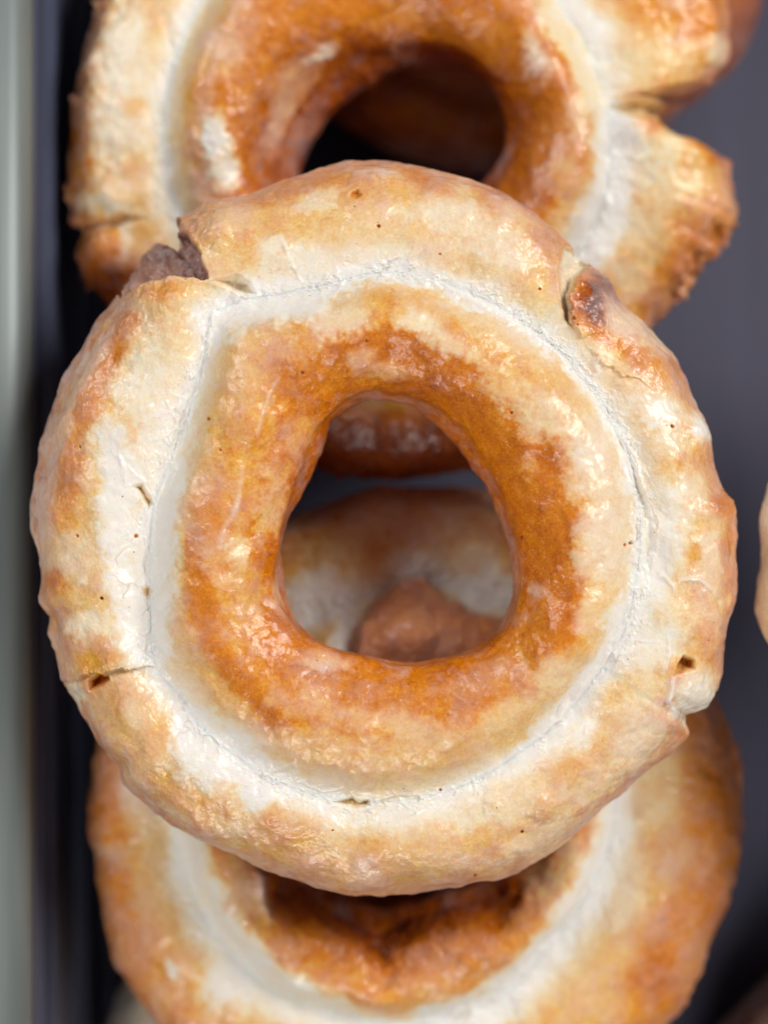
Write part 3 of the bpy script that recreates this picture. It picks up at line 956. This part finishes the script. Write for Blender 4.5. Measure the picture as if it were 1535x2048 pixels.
# ------------------------------------------------------------------ the doughnut under its near side
lower = dict(
    centre=(800, 1655),
    outer=[(178, 1640), (182, 1580), (200, 1500), (240, 1400), (300, 1290), (390, 1180), (500, 1080), (620, 1015), (760, 978), (900, 978),
           (1030, 1010), (1170, 1080), (1290, 1180), (1390, 1320), (1440, 1420), (1470, 1500), (1481, 1580), (1477, 1680), (1452, 1800),
           (1412, 1900), (1370, 1990), (1300, 2080), (1190, 2180), (1050, 2260), (870, 2300), (700, 2290), (540, 2230), (400, 2140),
           (330, 2060), (270, 1985), (232, 1920), (205, 1800), (186, 1710)],
    hole=[(640, 1700), (630, 1620), (670, 1530), (740, 1490), (850, 1480), (940, 1520), (990, 1600), (990, 1700), (960, 1750),
          (880, 1790), (800, 1812), (755, 1826), (700, 1800), (655, 1760)],
    lip=[(545, 1700), (540, 1600), (590, 1500), (690, 1430), (830, 1410), (960, 1440), (1050, 1530), (1080, 1640), (1070, 1750),
         (1020, 1805), (900, 1830), (830, 1862), (765, 1905), (725, 1880), (640, 1856), (565, 1795)],
    groove=[(345, 1620), (368, 1740), (425, 1860), (500, 1950), (620, 2015), (760, 2045), (900, 2035), (1010, 1985), (1100, 1890),
            (1180, 1780), (1222, 1670), (1232, 1560), (1200, 1440), (1140, 1330), (1040, 1230), (940, 1180), (830, 1150), (740, 1190),
            (660, 1225), (560, 1280), (450, 1370), (370, 1480)],
    cuts=[(185, 1710), (1440, 1420), (760, 2290)],
    fry_curve=[(0, .85), (2, .85), (3, .8), (4, .76), (5, .72), (6, .66), (7, .60), (8, .44), (9, .22), (10, .04), (11, .14), (12, .34),
               (13, .44), (14, .50), (15, .62), (16, .72), (17, .85), (19, .85)],
    glaze_curve=[(0, .1), (3, .08), (4, .08), (5, .06), (6, .06), (7, .10), (8, .20), (9, .45), (10, .90), (11, .66), (12, .26), (13, .14),
                 (14, .12), (15, .16), (16, .16), (17, .1), (19, .1)],
    profile=dict(zb=-27.5, zp=-4.0),
    crumbly=0.3,
    paint=[
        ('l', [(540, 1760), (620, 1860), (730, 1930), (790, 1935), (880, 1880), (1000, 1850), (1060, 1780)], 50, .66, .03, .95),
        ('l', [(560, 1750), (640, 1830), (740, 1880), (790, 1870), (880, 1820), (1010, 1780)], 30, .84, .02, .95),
        ('l', [(460, 1740), (540, 1880), (660, 1960), (780, 1990), (920, 1960), (1030, 1890), (1110, 1790)], 40, .46, .18, .85),
        ('b', 910, 1905, 100, 40, -15, .60, .10, .9), ('b', 640, 1900, 70, 30, 30, .58, .1, .8),
        ('b', 480, 1790, 40, 60, -20, .40, .35, .8), ('b', 1080, 1760, 40, 50, 20, .42, .4, .8), ('b', 1140, 1720, 30, 60, 20, .24, .4, .7),
        ('l', [(360, 1600), (380, 1740), (450, 1870), (540, 1970), (660, 2030)], 40, .03, .66, .95),
        ('l', [(1240, 1560), (1225, 1680), (1180, 1790), (1090, 1910), (980, 2010), (860, 2050)], 34, .0, .92, 1),
        ('b', 460, 1960, 60, 60, 0, .03, .9, .9),
        ('b', 320, 1700, 26, 80, 0, .34, .2, .8), ('b', 230, 1570, 40, 50, 0, .60, .3, .85), ('b', 270, 1590, 34, 50, 0, .3, .7, .8),
        ('b', 220, 1712, 34, 26, 20, .2, .92, 1), ('b', 215, 1780, 26, 60, -10, .66, .1, .9), ('b', 260, 1800, 50, 80, -15, .46, .34, .8),
        ('b', 270, 1880, 50, 50, 0, .46, .45, .8), ('b', 330, 1930, 50, 50, 0, .50, .15, .8), ('b', 340, 2000, 50, 50, 0, .52, .35, .8),
        ('b', 345, 1940, 14, 26, -20, .1, .9, .9),
        ('b', 1310, 1560, 60, 120, 0, .30, .34, .85), ('b', 1320, 1700, 40, 60, 0, .42, .25, .8), ('b', 1400, 1520, 40, 120, 0, .54, .2, .85),
        ('b', 1450, 1600, 26, 120, 0, .72, .1, .9), ('b', 1370, 1750, 50, 60, 20, .40, .58, .85), ('b', 1430, 1790, 30, 100, 15, .60, .1, .9),
        ('b', 1340, 1850, 60, 50, 20, .58, .3, .85), ('b', 1300, 1940, 50, 50, 20, .66, .15, .85), ('b', 1380, 1910, 26, 80, 20, .46, .5, .8),
        ('b', 1230, 1900, 50, 70, 20, .42, .2, .8), ('b', 1180, 2000, 80, 60, -20, .36, .3, .8), ('b', 1250, 1790, 40, 90, 10, .22, .5, .8),
        ('b', 1400, 1430, 50, 50, 0, .70, .2, .9),
        ('l', [(1410, 1430), (1445, 1560), (1430, 1700), (1385, 1850), (1320, 1960)], 62, .60, .14, .8),
        ('l', [(215, 1500), (205, 1640), (225, 1800), (275, 1930)], 34, .60, .16, .8),
        # seen through the hole of the top doughnut
        ('l', [(560, 1040), (700, 1005), (850, 1000), (1000, 1020)], 30, .50, .40, .85),
        ('b', 760, 1045, 80, 36, 0, .40, .6, .9), ('b', 900, 1065, 110, 50, 0, .46, .5, .95), ('b', 680, 1100, 80, 36, -10, .30, .25, .9),
        ('b', 950, 1130, 70, 40, 0, .2, .6, .9), ('b', 640, 1180, 60, 40, -10, .04, .75, .9), ('b', 980, 1180, 60, 40, 10, .02, .8, .9),
        ('b', 640, 1205, 90, 45, 0, .02, .92, 1), ('b', 985, 1190, 80, 45, 0, .02, .95, 1), ('b', 825, 1138, 64, 36, 0, .0, 1.0, 1), ('b', 690, 1270, 30, 60, 0, .0, .95, 1), ('b', 850, 1270, 100, 60, 0, .60, .2, 1), ('b', 900, 1300, 60, 40, 0, .6, .3, .7),
    ],
    shape=[
        ('pit', [(700, 1330), (712, 1240), (750, 1198), (800, 1152), (850, 1150), (890, 1185), (960, 1220), (1012, 1228), (1030, 1420), (690, 1420)], -2.6, 16, .64, .22),
        ('ridge', [(745, 1850), (760, 1930), (775, 2000)], 28, -1.5, None),
        ('ridge', [(785, 1158), (810, 1146), (832, 1142), (856, 1150), (880, 1172)], 17, 0.4, 1.0),
        ('ridge', [(702, 1225), (694, 1270), (690, 1330)], 16, -0.3, 1.0),
        ('bump', 905, 1885, 100, 40, 1.8), ('bump', 630, 1880, 90, 36, 1.3), ('bump', 1050, 1790, 40, 60, .9), ('bump', 530, 1770, 30, 50, .8), ('bump', 855, 1265, 110, 45, 1.2),
        ('bump', 825, 1140, 44, 24, 1.8), ('bump', 220, 1712, 30, 24, -1.4),
        ('ridge', [(515, 1740), (520, 1800), (540, 1850)], 8, .5, .6),
    ],
)
doughnut("doughnut", "reddish brown doughnut under the near side of the top one, at the photo's lower edge", "glazed doughnuts on the tray",
         lower, 860, 300, 23, LOW_Z)


# ------------------------------------------------------------------ neighbours in the next row
def plain(cx, cy, ro, seed):
    r = np.random.default_rng(seed)
    t = np.linspace(0, 2 * np.pi, 48, endpoint=False)
    wob = 1 + 0.02 * np.sin(3 * t + r.uniform(0, 6)) + 0.015 * np.sin(5 * t + r.uniform(0, 6)) + 0.006 * r.standard_normal(48)

    def ring(k):
        return [(cx + ro * k * w * math.cos(a), cy + ro * k * w * math.sin(a)) for a, w in zip(t, wob)]
    return dict(centre=(cx, cy), outer=ring(1), hole=ring(.33), lip=ring(.38), groove=ring(.69),
                cuts=[(cx + ro * math.cos(a), cy + ro * math.sin(a)) for a in (0.4, 2.3, 4.4)])


side = plain(2229, 1120, 697, 5)
side['fry_curve'] = [(0, .3), (19, .3)]
side['glaze_curve'] = [(0, .5), (19, .5)]
side['paint'] = [('b', 1530, 1120, 70, 260, 0, .30, .50, 1), ('b', 1560, 980, 50, 60, 0, .2, .7, .9)]
side['profile'] = dict(zb=-22.0)
doughnut("doughnut", "beige doughnut of which only the rim shows at the photo's right edge", "glazed doughnuts on the tray",
         side, 420, 160, 31, TOP_Z - 0.003)
# bottom layer, seen at the corners and through the holes
BOT_Z = 0.0
for (x, y, ro, sd, lab) in (
        (1000, -185, 540, 41, "blurred doughnut beneath the split one, showing through its hole and at the top right corner"),
        (752, 2155, 540, 43, "blurred pale doughnut peeking out low at the bottom left corner"),
        (1885, 2335, 530, 47, "dark blurred doughnut low on the tray at the bottom right corner")):
    sp = plain(x, y, ro, sd)
    sp['profile'] = dict(zb=-27.5)
    if sd == 43:
        sp['paint'] = [('b', 260, 2020, 120, 110, 0, .2, .8, 1), ('b', 800, 1700, 330, 200, 0, .95, .0, 1)]  # second blob: shade down the hole above, painted as dark browning
    if sd == 47:
        sp['fry_curve'] = [(0, .9), (19, .9)]
    if sd == 41:
        sp['fry_curve'] = [(0, .85), (10, .5), (13, .62), (15, .82), (19, .9)]
        sp['glaze_curve'] = [(0, .1), (10, .3), (13, .12), (19, .05)]
        sp['paint'] = [('b', 1490, 20, 90, 120, 0, .82, .15, 1), ('b', 820, 235, 160, 40, 0, .45, .1, .9), ('b', 820, 315, 160, 40, 0, .5, .45, .9)]
    doughnut("doughnut", lab, "glazed doughnuts on the tray", sp, 300, 130, sd, BOT_Z)
